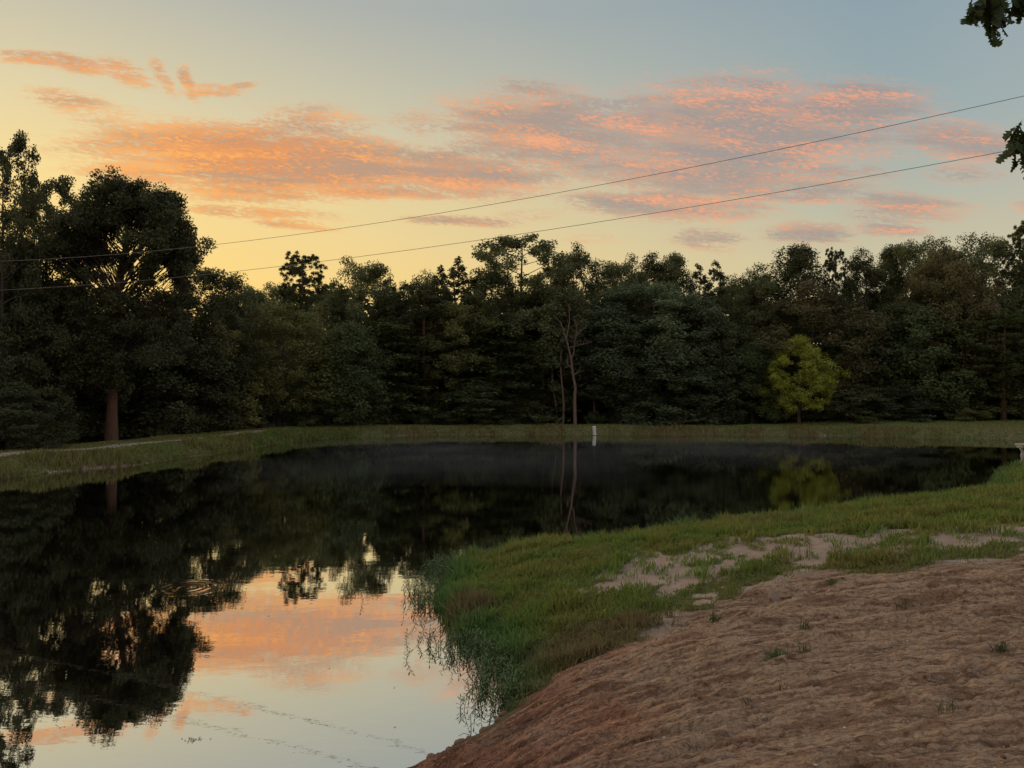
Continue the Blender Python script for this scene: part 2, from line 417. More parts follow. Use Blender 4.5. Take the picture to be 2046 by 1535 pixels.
soilc = t.mix(t.rng(nC, .50, .68, 0, .75), soilc, t.vm('MULTIPLY', soilc, (1.4, 1.4, 1.4)))
turf = t.mix(t.rng(nB, .35, .65), (.12, .125, .042), (.20, .155, .08))
sandc = t.mix(t.rng(nB, .3, .7), (.36, .25, .19), (.46, .34, .27))
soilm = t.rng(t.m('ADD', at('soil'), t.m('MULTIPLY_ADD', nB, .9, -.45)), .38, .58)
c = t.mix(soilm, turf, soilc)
c = t.mix(t.rng(t.m('ADD', at('bare'), t.m('MULTIPLY_ADD', nB, .8, -.4)), .35, .65), c, sandc)
c = t.mix(at('litter'), c, (.045, .034, .022))
wetf = at('wet')
c = t.mix(t.m('MULTIPLY', wetf, .75), c, t.vm('MULTIPLY', c, (.42, .38, .36)))
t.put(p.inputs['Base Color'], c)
t.put(p.inputs['Roughness'], t.m('MULTIPLY_ADD', wetf, -.45, .92))
p.inputs['Specular IOR Level'].default_value = .3
b = t.new('ShaderNodeBump'); b.inputs['Strength'].default_value = 1.0; b.inputs['Distance'].default_value = .035
t.put(b.inputs['Height'], t.m('ADD', t.m('ADD', t.m('ADD', t.m('MULTIPLY', nC, .5), t.m('MULTIPLY', t.noise(t.vm('MULTIPLY', fvec, (20, 44, 1)), 1.0, 6, .78, .3), at('soil'))), t.m('MULTIPLY', t.noise(pos, 110, 3, .6), .3)), t.m('MULTIPLY', nG, t.m('MULTIPLY_ADD', at('soil'), 1.2, .1))))
t.l.new(b.outputs[0], p.inputs['Normal'])
tag(obj('ground', me, gm), kind='structure')

# ------------------------------------------------------------------ water
RINGS = [(-5.06, 11.6, .20, .40)]
wx = np.linspace(-60, 60, 49); wy = np.linspace(-12, 100, 49)
WX, WY = np.meshgrid(wx, wy)
ii = (np.arange(48)[:, None] * 49 + np.arange(48)[None]).ravel()
me = mesh_np('water', np.stack([WX.ravel(), WY.ravel(), np.zeros(WX.size)], -1), np.stack([ii, ii + 1, ii + 50, ii + 49], -1), True)
wm, t, p = material('pond_water')
pos = t.new('ShaderNodeNewGeometry').outputs['Position']
h1 = t.noise(t.vm('MULTIPLY', pos, (1.0, 2.0, 1)), 2.2, 3, .5)
h2 = t.noise(t.vm('MULTIPLY', pos, (1.0, 2.2, 1)), 9.0, 2, .5)
hgt = t.m('ADD', t.m('MULTIPLY', h1, .0007), t.m('MULTIPLY', h2, .00010))
for (cx, cy, r0, rw) in RINGS:
    r = t.vm('LENGTH', t.vm('SUBTRACT', pos, (cx, cy, 0)))
    env = t.m('MULTIPLY', t.rng(r, r0 * .2, r0), t.rng(r, r0 + rw, r0 * .9))
    hgt = t.m('ADD', hgt, t.m('MULTIPLY', t.m('MULTIPLY', t.m('SINE', t.m('MULTIPLY', r, 4.5 / r0 * 2)), env), (.008 * r0)))
b = t.new('ShaderNodeBump'); b.inputs['Strength'].default_value = 1; b.inputs['Distance'].default_value = 1
t.put(b.inputs['Height'], hgt)
breeze = t.rng(t.noise(t.vm('MULTIPLY', pos, (.03, .06, 1)), 1.0, 4, .55), .40, .72)
breeze = t.m('MULTIPLY', breeze, t.rng(t.sep(pos)[1], 14, 30))
gl = t.new('ShaderNodeBsdfGlossy'); gl.distribution = 'GGX'
gl.inputs['Color'].default_value = (.86, .87, .88, 1)
t.put(gl.inputs['Roughness'], t.m('MULTIPLY_ADD', breeze, .11, .012))
t.l.new(b.outputs[0], gl.inputs['Normal'])
df = t.new('ShaderNodeBsdfDiffuse'); df.inputs[0].default_value = (.020, .017, .011, 1)
lw = t.new('ShaderNodeLayerWeight'); lw.inputs[0].default_value = .5
mx = t.new('ShaderNodeMixShader')
t.put(mx.inputs[0], t.ramp(lw.outputs['Facing'], [(0, (.35,) * 3), (.5, (.88,) * 3), (1, (.97,) * 3)]))
t.l.new(df.outputs[0], mx.inputs[1]); t.l.new(gl.outputs[0], mx.inputs[2])
t.l.new(mx.outputs[0], t.n['Material Output'].inputs[0])
tag(obj('water', me, wm), kind='structure')

# ------------------------------------------------------------------ thin mist lying on the water
mm = bpy.data.materials.new('mist'); mm.use_nodes = True
mt = NT(mm.node_tree); mt.n.clear()
mo = mt.new('ShaderNodeOutputMaterial'); pv = mt.new('ShaderNodeVolumePrincipled')
pv.inputs['Density'].default_value = .008; pv.inputs['Color'].default_value = (.9, .92, .95, 1)
mt.l.new(pv.outputs[0], mo.inputs['Volume'])
nu, nv = 40, 8
for (cx, cy, rx, ry, rz, rot) in ((-3, 32, 9, 7, .22, .2), (10, 40, 12, 7, .24, -.05), (-6, 43, 6, 6, .2, .5)):
    V = []
    for i in range(nv + 1):
        ph_ = math.pi * i / nv - math.pi / 2
        for j in range(nu):
            a = 2 * math.pi * j / nu
            rr = math.cos(ph_) * (1 + .18 * math.sin(3 * a + cx) + .10 * math.sin(5 * a + cy))
            V.append((rr * math.cos(a) * rx, rr * math.sin(a) * ry, math.sin(ph_) * rz))
    F = [(i * nu + j, i * nu + (j + 1) % nu, (i + 1) * nu + (j + 1) % nu, (i + 1) * nu + j) for i in range(nv) for j in range(nu)]
    o = obj('mist', mesh_np('mist', V, F, True), mm)
    o.location = (cx, cy, rz + .02); o.rotation_euler = (0, 0, rot)
    tag(o, 'faint thin mist lying low over the middle of the pond', 'mist', 'mist over the pond', 'stuff')

# ------------------------------------------------------------------ trees
def clump(g, c, r, n, L, flat=.65, out=None, W=.55, sub=7):
    """a bunch of leaves: a few sub-bunches, leaves thick on their outsides"""
    c = np.asarray(c, float)
    k = nrm(rng.normal(size=(sub, 3))) * (rng.random((sub, 1)) ** .5) * r * np.array([1, 1, flat]) * .8
    m = max(1, n // sub)
    d = nrm(rng.normal(size=(sub, m, 3)))
    q = c + k[:, None] + d * (rng.random((sub, m, 1)) ** .45) * r * .46 * np.array([1, 1, flat * 1.05])
    nor = d * .6 + np.array([0, 0, .30]) + (0 if out is None else np.asarray(out) * .35) + rng.normal(size=d.shape) * .6
    q = q.reshape(-1, 3); nor = nor.reshape(-1, 3)
    ll = L * rng.uniform(.6, 1.25, len(q))
    g.leaves(q, nor, ll, ll * W)
def limb(g, a, b, r0, r1, bend=.2, sides=5):
    a = np.asarray(a, float); b = np.asarray(b, float); L = np.linalg.norm(b - a)
    tt = np.linspace(0, 1, 5)[:, None]
    pts = a * (1 - tt) + b * tt + np.sin(tt * np.pi) * (rng.normal(size=3) * L * bend * .6 + np.array([0, 0, L * bend * .5]))
    g.tube(pts, np.linspace(r0, r1, 5), sides)
    return pts
def trunk_pts(h, lean=.02, wob=.12, n=9):
    tt = np.linspace(0, 1, n)
    ph = rng.random(2) * 6
    return np.stack([lean * h * tt ** 1.5 + wob * np.sin(tt * 5 + ph[0]) * tt, wob * np.sin(tt * 4 + ph[1]) * tt, h * tt], -1)
def make_tree(kind):
    """one unit tree of its kind: real-size meshes (crown, trunk), its height and width"""
    g = Geo(); tr = Geo()
    if kind in ('oak', 'oval', 'airy', 'willow', 'edge', 'cone', 'lime'):
        H, Rw, base, ncl, cr, per, L, flat = dict(
            oak=(20, 5.0, .20, 62, 1.9, 700, .27, .8), oval=(22, 4.0, .18, 60, 1.7, 640, .26, .9), airy=(20, 4.8, .28, 74, 1.2, 430, .24, .85),
            willow=(16, 4.8, .10, 66, 1.7, 640, .24, .9), edge=(12, 3.7, .02, 60, 1.45, 560, .24, .9), cone=(20, 3.2, .14, 62, 1.25, 430, .25, 1.1), lime=(11, 4.0, .19, 180, .85, 300, .17, 1.0))[kind]
        tp = trunk_pts(H * .93)
        r0 = H * .0135
        tr.tube(tp, np.linspace(1, .12, 9) * r0 * (1 + .5 * np.exp(-np.linspace(0, 9, 9) * 1.4)), 8)
        for i in range(ncl):
            u = (i + rng.random()) / ncl
            tfrac = base + (1 - base) * u
            prof = {'oak': math.sqrt(max(0, 1 - (2 * u * .85 - .75) ** 2)) , 'oval': math.sin(math.pi * min(1, .12 + u * .86)) ** .8,
                    'airy': math.sin(math.pi * min(1, .20 + u * .74)) ** .6, 'willow': math.sqrt(max(0, 1 - (1.75 * u - .75) ** 2)),
                    'edge': math.sin(math.pi * min(1, .30 + u * .68)) ** .7 * rng.uniform(.75, 1.1), 'cone': (1 - u) ** .7, 'lime': math.sin(math.pi * min(1, .30 + u * .69)) ** .95 * rng.uniform(.75, 1.12)}[kind]
            a = i * 2.39996 + rng.normal() * .5
            rr = Rw * prof * rng.uniform(.45, 1.0) ** .6
            zz = tfrac * H * .97
            c = np.array([math.cos(a) * rr, math.sin(a) * rr, zz + rng.normal() * .2])
            k = cr * rng.uniform(.65, 1.25) * (1.1 - .75 * u if kind == 'cone' else 1)
            clump(g, c, k, int(per * (k / cr) ** 1.5), L, flat, nrm(np.array([c[0], c[1], .5])))
            zi = max(.5, min(zz - rr * .45, H * .9)); jt = zi / (H * .93) * 8; j = int(min(7, jt))
            p0 = tp[j] + (tp[j + 1] - tp[j]) * (jt - j)
            if i % 2 == 0: limb(tr, p0, c, r0 * .32 * (1 - .6 * u), .02, .1)
    elif kind in ('pine', 'pinetall'):
        H, base = (25, .60) if kind == 'pine' else (20, .42)
        tp = trunk_pts(H * .97, .012, .1)
        r0 = .27
        tr.tube(tp, np.linspace(1, .18, 9) * r0, 9)
        for i in range(44):
            u = (i + rng.random()) / 44
            zz = H * (base + (1 - base) * u) * .985
            rr = (3.3 * math.sin(math.pi * min(1, .2 + .74 * u)) ** .8 + .3) * rng.uniform(.5, 1)
            a = i * 2.39996 + rng.normal() * .4
            c = np.array([math.cos(a) * rr, math.sin(a) * rr, zz])
            limb(tr, (tp[-1] * zz / H) * np.array([1, 1, 0]) + np.array([0, 0, zz - rr * .25]), c, .055, .02, .08)
            # needle tufts: bunches of long narrow needles bristling from the twig ends
            for q in range(7):
                cc = c + rng.normal(size=3) * np.array([.62, .62, .34])
                m = 56
                d = nrm(rng.normal(size=(m, 3)) + np.array([0, 0, .35]))
                g.leaves(cc + d * .2, np.cross(d, rng.normal(size=(m, 3))), .42, .085, d)
    elif kind == 'layer':
        H = 12
        tp = trunk_pts(H * .95); tr.tube(tp, np.linspace(1, .12, 9) * .17, 7)
        for i in range(40):
            u = (i + rng.random()) / 40; zz = H * (.14 + .84 * u)
            rr = 4.2 * (1 - u) ** .6 * rng.uniform(.7, 1); a = i * 2.39996 + rng.normal() * .3
            e = np.array([math.cos(a) * rr, math.sin(a) * rr, zz - rr * .18])
            limb(tr, (0, 0, zz), e, .05, .012, .08)
            n = int(330 * (.35 + rr / 4.2)); s = rng.random(n) ** .7
            q = np.array([0, 0, zz]) * (1 - s[:, None]) + e * s[:, None] + np.stack([rng.normal(size=n) * .45, rng.normal(size=n) * .45, rng.normal(size=n) * .13 - s * .12], -1)
            g.leaves(q, np.array([0, 0, 1.]) + rng.normal(size=(n, 3)) * .35, .33 * rng.uniform(.6, 1.2, n), .17)
    elif kind == 'shrub':
        H = 3
        tr.tube([(0, 0, -.1), (0, .05, .8), (.1, 0, 1.6)], [.06, .05, .03], 5)
        for i in range(16):
            a = i * 2.4; rr = 1.3 * rng.random() ** .5
            c = np.array([math.cos(a) * rr, math.sin(a) * rr, .35 + 2.2 * rng.random() * (1 - rr / 2.2)])
            clump(g, c, .75, 420, .17, .8)
            limb(tr, (0, 0, .3), c, .03, .012)
    gm_, tm = g.mesh(kind + '_crown'), tr.mesh(kind + '_trunk', True)
    co = np.vstack(g.V)
    return gm_, tm, co[:, 2].max(), np.percentile(np.abs(co[:, :2]), 96) * 2
PROTO = {}
for k, n in dict(oak=2, oval=2, airy=1, willow=2, edge=3, cone=1, pine=1, pinetall=1, layer=1, shrub=2, lime=1).items():
    PROTO[k] = [make_tree(k) for _ in range(n)]
cnt = {}
def place(kind, colr, x, y, top, width, label, group=None, name='tree', cat='tree', bark=None, z=None):
    v = PROTO[kind][cnt.get(kind, 0) % len(PROTO[kind])]; cnt[kind] = cnt.get(kind, 0) + 1
    cm, tm, h, wd = v
    z0 = gz(x, y) - .05 if z is None else z
    e = empty(name, (x, y, z0), rng.random() * 6.28, (width / wd, width / wd, (top - z0) / h))
    obj('trunk', tm, bark or BARK, e)
    obj('crown', cm, LEAF[colr], e)
    tag(e, label, cat, group)
    return e
KIND_NAME = dict(oak='broadleaf_tree', oval='broadleaf_tree', airy='broadleaf_tree', willow='broadleaf_tree', edge='woodland_edge_tree', cone='cedar_tree', pine='pine_tree', pinetall='pine_tree', layer='layered_tree')
WORD = dict(oak='round-crowned tree', oval='tall oval tree', edge='bushy tree', cone='narrow pointed tree', layer='layered tree', shrub='low shrub')
TONE = dict(dark='dark green', mid='fresh green', blue='dull green', olive='olive green', rust='rusty', lime='yellow-green', big='dark')
def section(x, y):
    if x < -20 and y < 52: return 'around the broad dome-crowned tree behind the dam'
    if x < -16.5: return 'beneath the lone tall pine'
    if x < -9.2: return 'between the lone pine and the long bare-trunked pine'
    if x < -2.7: return 'beside the pine with the long bare trunk'
    if x < 2.9: return 'below the tallest wide airy tree'
    if x < 7.9: return 'behind the dead branching tree'
    if x < 15: return 'behind the white post, past the dead tree'
    if x < 21: return 'between the white post and yellow-green tree'
    if x < 29: return 'behind the bright yellow-green tree'
    if x < 38: return 'between the two rusty brown-green trees'
    return 'by the bare-trunked pine at the lawn end'
def auto_label(kind, colr, x, y):
    lb = f"{TONE[colr]} {WORD[kind]} {section(x, y)}"
    return lb, lb + ', alike'
TREES = [
 (-25.5,37.0,16.4,3.0,'airy','mid','tall airy tree at the dam end of the wood, higher than the broad dome-crowned tree'),
 (-27.9,44.5,16.6,3.6,'airy','dark','thin-topped tree between the tall airy tree and the dome-crowned tree'),
 (-27.6,41.5,12.0,4.8,'edge','dark',None),
 (-27.5,45.5,10.1,5.2,'edge','dark',None),
 (-28.3,38.5,12.7,4.4,'oak','dark',None),
 (-22.3,47.6,9.9,5.5,'edge','dark',None),
 (-25.7,45.0,8.5,4.6,'edge','blue',None),
 (-24.6,37.8,7.9,3.3,'edge','mid',None),
 (-23.7,46.5,7.7,4.7,'layer','olive',None),
 (-22.4,33.0,3.7,2.9,'edge','blue',None),
 (-20.8,50.8,12.0,4.8,'oak','dark',None),
 (-21.5,59.5,12.3,4.4,'oak','dark',None),
 (-21.5,49.8,8.1,4.4,'edge','mid',None),
 (-20.9,53.0,7.7,4.7,'edge','olive',None),
 (-20.0,70.6,16.9,5.5,'pine','dark','lone tall pine rising above the wood near the dome-crowned tree'),
 (-22.9,72.3,14.3,4.4,'oak','dark',None),
 (-18.0,71.2,13.9,4.8,'oak','dark',None),
 (-17.9,57.0,10.4,6.5,'willow','olive','pale olive round-topped tree at the wood edge below the lone tall pine'),
 (-13.3,59.0,9.0,5.2,'edge','mid',None),
 (-14.4,58.0,5.8,4.3,'edge','mid',None),
 (-20.2,55.0,5.6,4.1,'edge','blue',None),
 (-13.6,66.6,15.6,5.4,'oak','dark',None),
 (-11.6,68.9,14.0,4.4,'cone','dark',None),
 (-8.4,67.8,14.5,5.0,'oak','dark',None),
 (-6.7,68.9,15.2,4.4,'cone','dark',None),
 (-5.0,67.8,15.8,4.6,'cone','dark',None),
 (-10.6,70.0,12.5,5.7,'oak','dark',None),
 (1.0,67.8,18.1,8.2,'airy','dark','tallest wide airy tree with sky gaps, behind the dead tree'),
 (-1.8,69.5,15.8,4.2,'oak','dark',None),
 (6.0,70.0,17.4,5.2,'oak','dark',None),
 (3.5,66.6,13.4,6.8,'oak','dark',None),
 (10.4,68.9,16.2,4.7,'oak','dark',None),
 (13.4,71.2,17.1,5.3,'oval','dark',None),
 (15.5,70.0,16.8,3.8,'oval','dark',None),
 (17.1,67.8,15.2,3.7,'cone','dark',None),
 (18.9,68.3,15.6,3.7,'cone','dark',None),
 (22.2,73.5,15.2,4.5,'oak','dark',None),
 (23.8,70.0,15.8,4.7,'oval','dark',None),
 (26.9,68.9,17.4,5.4,'oval','dark',None),
 (30.4,69.5,17.1,2.8,'pine','dark','pine top with open tufts between two round dark crowns'),
 (33.6,70.6,17.4,3.8,'oval','dark',None),
 (36.6,71.8,17.8,3.4,'oval','dark',None),
 (38.3,70.0,18.2,4.7,'oak','dark',None),
 (41.3,71.2,18.5,4.3,'oval','dark',None),
 (43.9,68.9,18.4,5.6,'oak','dark',None),
 (46.0,66.6,18.8,4.0,'pine','dark','tall pine beside the large round crown at the lawn end of the wood'),
 (50.4,67.8,18.7,6.0,'oak','dark',None),
 (54.1,67.8,19.1,6.0,'oval','dark',None),
 (26.5,65.5,13.2,8.4,'willow','rust','broad rusty brown-green tree behind the bright yellow-green tree'),
 (38.6,66.0,16.1,6.2,'willow','rust','tall rusty brown-green tree near the lawn end of the wood'),
 (12.2,64.9,13.4,8.8,'oak','blue',None),
 (9.2,64.3,11.3,6.5,'oval','blue',None),
 (16.1,64.9,11.8,6.1,'edge','dark',None),
 (13.1,63.1,7.7,7.2,'edge','blue',None),
 (-1.0,63.7,9.3,6.5,'layer','mid','layered tree with flat drooping sprays beside the slender bare trunks'),
 (-4.1,65.5,11.5,6.2,'oak','olive',None),
 (-7.6,64.9,12.7,5.7,'pinetall','dark','pine with a long bare reddish trunk at the bank edge'),
 (-10.4,63.1,9.4,5.5,'layer','mid',None),
 (1.7,67.8,11.8,5.5,'oval','dark',None),
 (7.3,68.9,11.9,5.1,'oval','dark',None),
 (-11.9,62.0,7.2,4.6,'edge','dark',None),
 (-2.6,62.0,4.3,5.0,'edge','dark',None),
 (20.4,63.1,7.7,4.7,'edge','mid',None),
 (18.9,65.5,9.7,5.3,'oval','dark',None),
 (16.4,62.6,5.2,4.7,'edge','blue',None),
 (23.7,67.8,11.3,5.5,'oak','dark',None),
 (30.9,65.5,9.7,5.8,'edge','dark',None),
 (27.9,62.0,4.3,4.6,'edge','dark',None),
 (34.9,67.2,11.7,5.4,'oak','dark',None),
 (35.6,64.3,10.9,6.1,'edge','mid',None),
 (37.9,63.1,9.4,5.1,'layer','olive',None),
 (41.5,65.5,11.5,5.8,'oval','dark',None),
 (41.1,62.0,10.2,5.0,'pinetall','mid','pine with bare reddish trunk at the lawn end of the bank'),
 (44.3,63.1,11.2,5.5,'edge','dark',None),
 (31.7,62.0,3.9,4.6,'edge','blue',None),
 (47.7,63.1,11.2,6.0,'edge','dark',None),
]
for (x, y, top, width, kind, colr, label) in TREES:
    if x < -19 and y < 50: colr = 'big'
    if label is None: lb, gp = auto_label(kind, colr, x, y)
    else: lb, gp = label, None
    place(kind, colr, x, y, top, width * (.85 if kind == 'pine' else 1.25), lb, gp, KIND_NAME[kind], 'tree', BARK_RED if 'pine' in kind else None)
# bright tree standing alone on the far bank
place('lime', 'lime', 23.6, 61, 8.15, 5.7, 'small bright yellow-green tree standing alone on the far bank', None, 'broadleaf_tree')
# undergrowth along the foot of the wood
for i in range(46):
    s = rng.random()
    if i < 34: x = -13 + 63 * (i + rng.random()) / 34; y = 62.8 + rng.random() * 3.5 + max(0, -x) * -.15
    else: q = (i - 34 + rng.random()) / 12; x = -23 + q * 4 - rng.random() * 2; y = 31 + q * 27
    if abs(x / y + .54) < .05 and y < 43: continue
    hh = rng.uniform(1.1, 2.9); z0 = gz(x, y)
    kc = ['dark', 'blue', 'mid', 'dark'][i % 4]
    place('shrub', kc, x, y, z0 + hh, hh * rng.uniform(1.0, 1.6), auto_label('shrub', kc, x, y)[0], 'shrubs at the foot of the wood', 'shrub', 'shrub')
place('shrub', 'olive', 37, 60, 2.0, 2.9, 'pale green low bush on the far lawn beside the bare-trunked pine', None, 'shrub', 'shrub')
# slender trunks between the dead tree and the wood
def slender(x, y, h, r, lean, label):
    g = Geo(); n = 12; tt = np.linspace(0, 1, n)
    g.tube(np.stack([lean * tt + .09 * np.sin(tt * 7), .05 * np.sin(tt * 9), h * tt], -1), r * (1 - .6 * tt), 8)
    for k in range(5):
        a = rng.random() * 6.28; z = h * rng.uniform(.5, .95); L = rng.uniform(.5, 1.3)
        limb(g, (lean * z / h, 0, z), (lean * z / h + math.cos(a) * L, math.sin(a) * L, z + L * .6), r * .25, .012)
    e = empty('slender_tree', (x, y, gz(x, y) - .05))
    obj('trunk', g.mesh('slender_trunk', True), BARK_DEAD, e)
    c = Geo()
    for k in range(6): clump(c, (lean + rng.normal() * .5, rng.normal() * .5, h + rng.normal() * .7), .8, 150, .3)
    obj('crown', c.mesh('slender_crown'), LEAF['dark'], e)
    tag(e, label, 'tree')
slender(4.26, 62, 7.2, .10, -.14, 'straight slender bare trunk right beside the dead branching tree')
slender(3.8, 63.5, 5.5, .095, -.38, 'leaning slender bare trunk, second from the dead branching tree')
slender(7.07, 64.5, 6.5, .09, .03, 'dim thin trunk behind the white post, on the wood side')
slender(2.76, 64.5, 4.5, .07, .0, 'thinnest bare trunk, third from the dead branching tree')
slender(-24.7, 39, 4.2, .085, -.1, 'thin pale trunk near the path end of the dam')
# dead tree
dt = Geo()
DEAD = [([(0,0),(-.06,3.29),(.06,4.58),(-.24,5.99),(-.47,8.11),(-.76,9.28),(-1.06,10.46),(-1.7,12.34),(-2.41,13.16)], .33, .05), ([(-1.06,10.46),(-.65,12.22),(-.65,13.99),(-.76,14.69)], .11, .03), ([(-.41,8.1),(-.12,8.81),(-.12,9.75),(.12,10.7),(.18,11.87),(-.18,13.16)], .14, .03), ([(.12,10.7),(.65,11.28),(1.12,11.75)], .08, .02), ([(-.65,9.4),(.18,9.58),(1.47,9.93),(2.12,10.05)], .10, .025), ([(.18,9.58),(.59,9.93)], .06, .02), ([(-.40,6.93),(-.88,7.29),(-1,7.99)], .13, .05), ([(-.24,6.0),(.59,6.58),(1.12,6.58)], .12, .04), ([(.59,6.58),(.59,6.93)], .06, .03), ([(.06,11.87),(.76,12.58)], .06, .02), ([(-1.7,12.28),(-1.35,12.58)], .05, .02), ([(-.65,11.64),(-.06,12.11)], .05, .02)]
dead = empty('dead_tree', (5.19, 61, gz(5.19, 61) - .05), 0, (.685, .685, .685))
tag(dead, 'bare dead tree with forked pinkish branches on the far bank', 'tree')
for i, (pl, r0, r1) in enumerate(DEAD):
    g = Geo(); a = np.array(pl); m = len(a)
    tt = np.linspace(0, 1, m * 3); src = np.linspace(0, 1, m)
    px = np.interp(tt, src, a[:, 0]); pz = np.interp(tt, src, a[:, 1])
    py = .5 * np.sin(i * 2.1) * tt * (1 if i else .2) + (0 if i == 0 else .05)
    g.tube(np.stack([px, py, pz], -1), (r0 + (r1 - r0) * tt ** .8) * .72, 7)
    if i in (1, 2, 3, 4, 9):
        for k in range(15):
            s = rng.uniform(.2, 1); q = np.array([np.interp(s, src, a[:, 0]), np.interp(s, tt, py), np.interp(s, src, a[:, 1])])
            limb(g, q, q + rng.normal(size=3) * np.array([.55, .45, .3]) + np.array([0, 0, .45]), .018, .008, .1, 4)
    obj('trunk' if i == 0 else 'branch', g.mesh('dead_branch', True), BARK_DEAD, dead)

# the broad dome-crowned tree behind the dam
g = Geo(); tr = Geo()
bx, by = -22.17, 41.0
bz = gz(bx, by) - .1
tp = np.array([(0, 0, 0), (.05, 0, 2.5), (.05, .1, 5), (.25, .1, 8), (.35, 0, 10.2), (.75, 0, 12), (.9, .1, 14), (1.0, .1, 16)])
big_trunk = Geo(); big_trunk.tube(tp, np.array([.46, .31, .28, .26, .24, .2, .14, .06]), 12)
def bigcl(cx, cz, r, n, cy=None, L=.20):
    cyy = rng.normal() * 1.6 if cy is None else cy
    clump(g, (cx, cyy, cz), r, n, L, .8, None, .5, 10)
    zs = float(np.clip(cz - .75 * abs(cx - .6) - 1.2, min(5.0, cz - .3), 14.5))
    b0 = np.array([np.interp(zs, tp[:, 2], tp[:, i]) for i in range(3)])
    pts = limb(tr, b0, (cx, cyy, cz), .05, .010, .10)
    for q in range(3):
        e = np.array([cx, cyy, cz]) + nrm(rng.normal(size=3)) * r * .55
        limb(tr, pts[3], e, .025, .008, .05, 4)
# dome of the crown (x, z relative to the foot): dense cap, thinner skirt where the sky shows through
for i in range(92):
    a = math.pi * (-.02 + 1.04 * (i * .618034 % 1)); rr = math.sqrt(((i * .7548777) % 1) * .85 + .15)
    bigcl(.95 + math.cos(a) * 4.3 * rr, 12.6 + math.sin(a) * 4.7 * rr, 1.15, 740, rng.normal() * 1.9)
for i in range(20): bigcl(rng.uniform(3.0, 5.4), rng.uniform(11.2, 14.8), .9, 520)
for i in range(16): bigcl(rng.uniform(-4.6, -2.4), rng.uniform(11.6, 14.6), .9, 480)
for i in range(44): bigcl(rng.uniform(-3.8, 5.2), rng.uniform(9.6, 12.4), .7, 230)
for i in range(48): bigcl(rng.uniform(-3.6, 4.8), rng.uniform(5.2, 10.0), 1.15, 560, rng.uniform(-2.8, 1.4))
for i in range(18): bigcl(rng.uniform(-3.4, 2.2), rng.uniform(3.6, 5.4), .9, 400, rng.uniform(-2.4, .6))
big = empty('broadleaf_tree', (bx, by, bz), 0, (.83, .83, .83))
obj('trunk', big_trunk.mesh('big_trunk', True), BARK_RED, big)
obj('limb', tr.mesh('big_limbs', True), BARK, big)
obj('crown', g.mesh('big_crown'), LEAF['big'], big)
tag(big, 'broad dome-crowned dark tree with reddish trunk behind the dam path', 'tree')

# the depth of the wood behind, one dark mass of leaves
g = Geo()
n = 72000
side = rng.random(n) < .7
x = np.where(side, rng.uniform(-32, 86, n), rng.uniform(-48, -31, n))
y = np.where(side, rng.uniform(72, 83, n), rng.uniform(26, 74, n))
top = np.where(side, 12.5, 9.5) + (fbm(x * .17, y * .17, 3) - .5) * 5.5
zz = top * rng.random(n) ** 1.4
g.leaves(np.stack([x, y, zz + .2], -1), rng.normal(size=(n, 3)) * .8 + np.array([.25, -.9, .4]), .82, .6)
tag(obj('far_wood', g.mesh('far_wood'), LEAF['dark']), 'dark mass of leaves deep in the wood behind the trees', 'wood', None, 'stuff')

# ------------------------------------------------------------------ grass
def blades(x, y, h, wd, colr, lean=.35, droop=0.0, zoff=-.008):
    n = len(x)
    z = land(x, y, False)[0] + zoff
    a = rng.random(n) * 6.283
    dirv = np.stack([np.cos(a), np.sin(a), np.zeros(n)], -1)
    ln = np.abs(rng.normal(size=n)) * lean
    base = np.stack([x, y, z], -1)
    tip = base + dirv * (h * ln)[:, None] + np.array([0, 0, 1.]) * (h * (1 - .35 * np.minimum(ln, 1)))[:, None]
    sd = np.stack([-np.sin(a + rng.normal(size=n)), np.cos(a), np.zeros(n)], -1) * wd[:, None] * .5
    mid = base * .55 + tip * .45 + np.array([0, 0, 1.]) * (h * .08)[:, None] - dirv * (h * ln * .12)[:, None]
    v = np.stack([base, mid + sd, tip, mid - sd], 1).reshape(-1, 3)
    return v, np.repeat(colr, 4, 0)
def shade(base, var, n):
    f = rng.random((n, 1))
    return (np.asarray(base) * (1 - f) + np.asarray(var) * f) * rng.uniform(.75, 1.25, (n, 1))
GRASS = vcol_mat('grass', .3)
# near bank
N = 520000
r = 7.0 * (42 / 7.0) ** rng.random(N)
th = rng.uniform(R(-8), R(46), N)
x = r * np.sin(th); y = r * np.cos(th)
z, d, nw, so, ba = land(x, y, False)
patch = fbm(x * 1.1, y * 1.1, 3)
fine = fbm(x * 5, y * 5, 2)
keep = (d > -.08) & (nw > .6) & (rng.random(N) > so * 1.05) & (rng.random(N) > ba * (1.15 - .75 * sstep(.45, .65, fine)))
keep &= rng.random(N) < .55 + .9 * sstep(.3, .6, patch)
x, y, d, r, patch, fine = (q[keep] for q in (x, y, d, r, patch, fine))
n = len(x)
sdS = sdist(x, y, SOIL)                                        # > 0: grass side
brown = np.maximum(np.maximum(1 - sstep(.25, .75, np.hypot((x - .97) / 1.5, y - 8.2)), 1 - sstep(.2, .45, np.hypot(x + .55, (y - 9.9)))), .8 * (1 - sstep(.5, 1.2, np.hypot((x - 4.4) / 1.5, y - 13.9))))
brown = np.clip(brown + .55 * (1 - sstep(-.2, 1.1, sdS + (fine - .5))) * (y < 9.6) , 0, 1)
cA = shade((0.152, 0.226, 0.041), (0.226, 0.305, 0.067), n)
cB = shade((0.213, 0.232, 0.049), (0.281, 0.281, 0.079), n)
cC = shade((0.201, 0.140, 0.071), (0.262, 0.201, 0.104), n)
cD = shade((0.098, 0.201, 0.061), (0.140, 0.244, 0.073), n)           # lush wet edge
f = sstep(.42, .62, patch)[:, None]
c = cA * (1 - f) + cB * f
e_ = (1 - sstep(.15, .7, d))[:, None] * .8
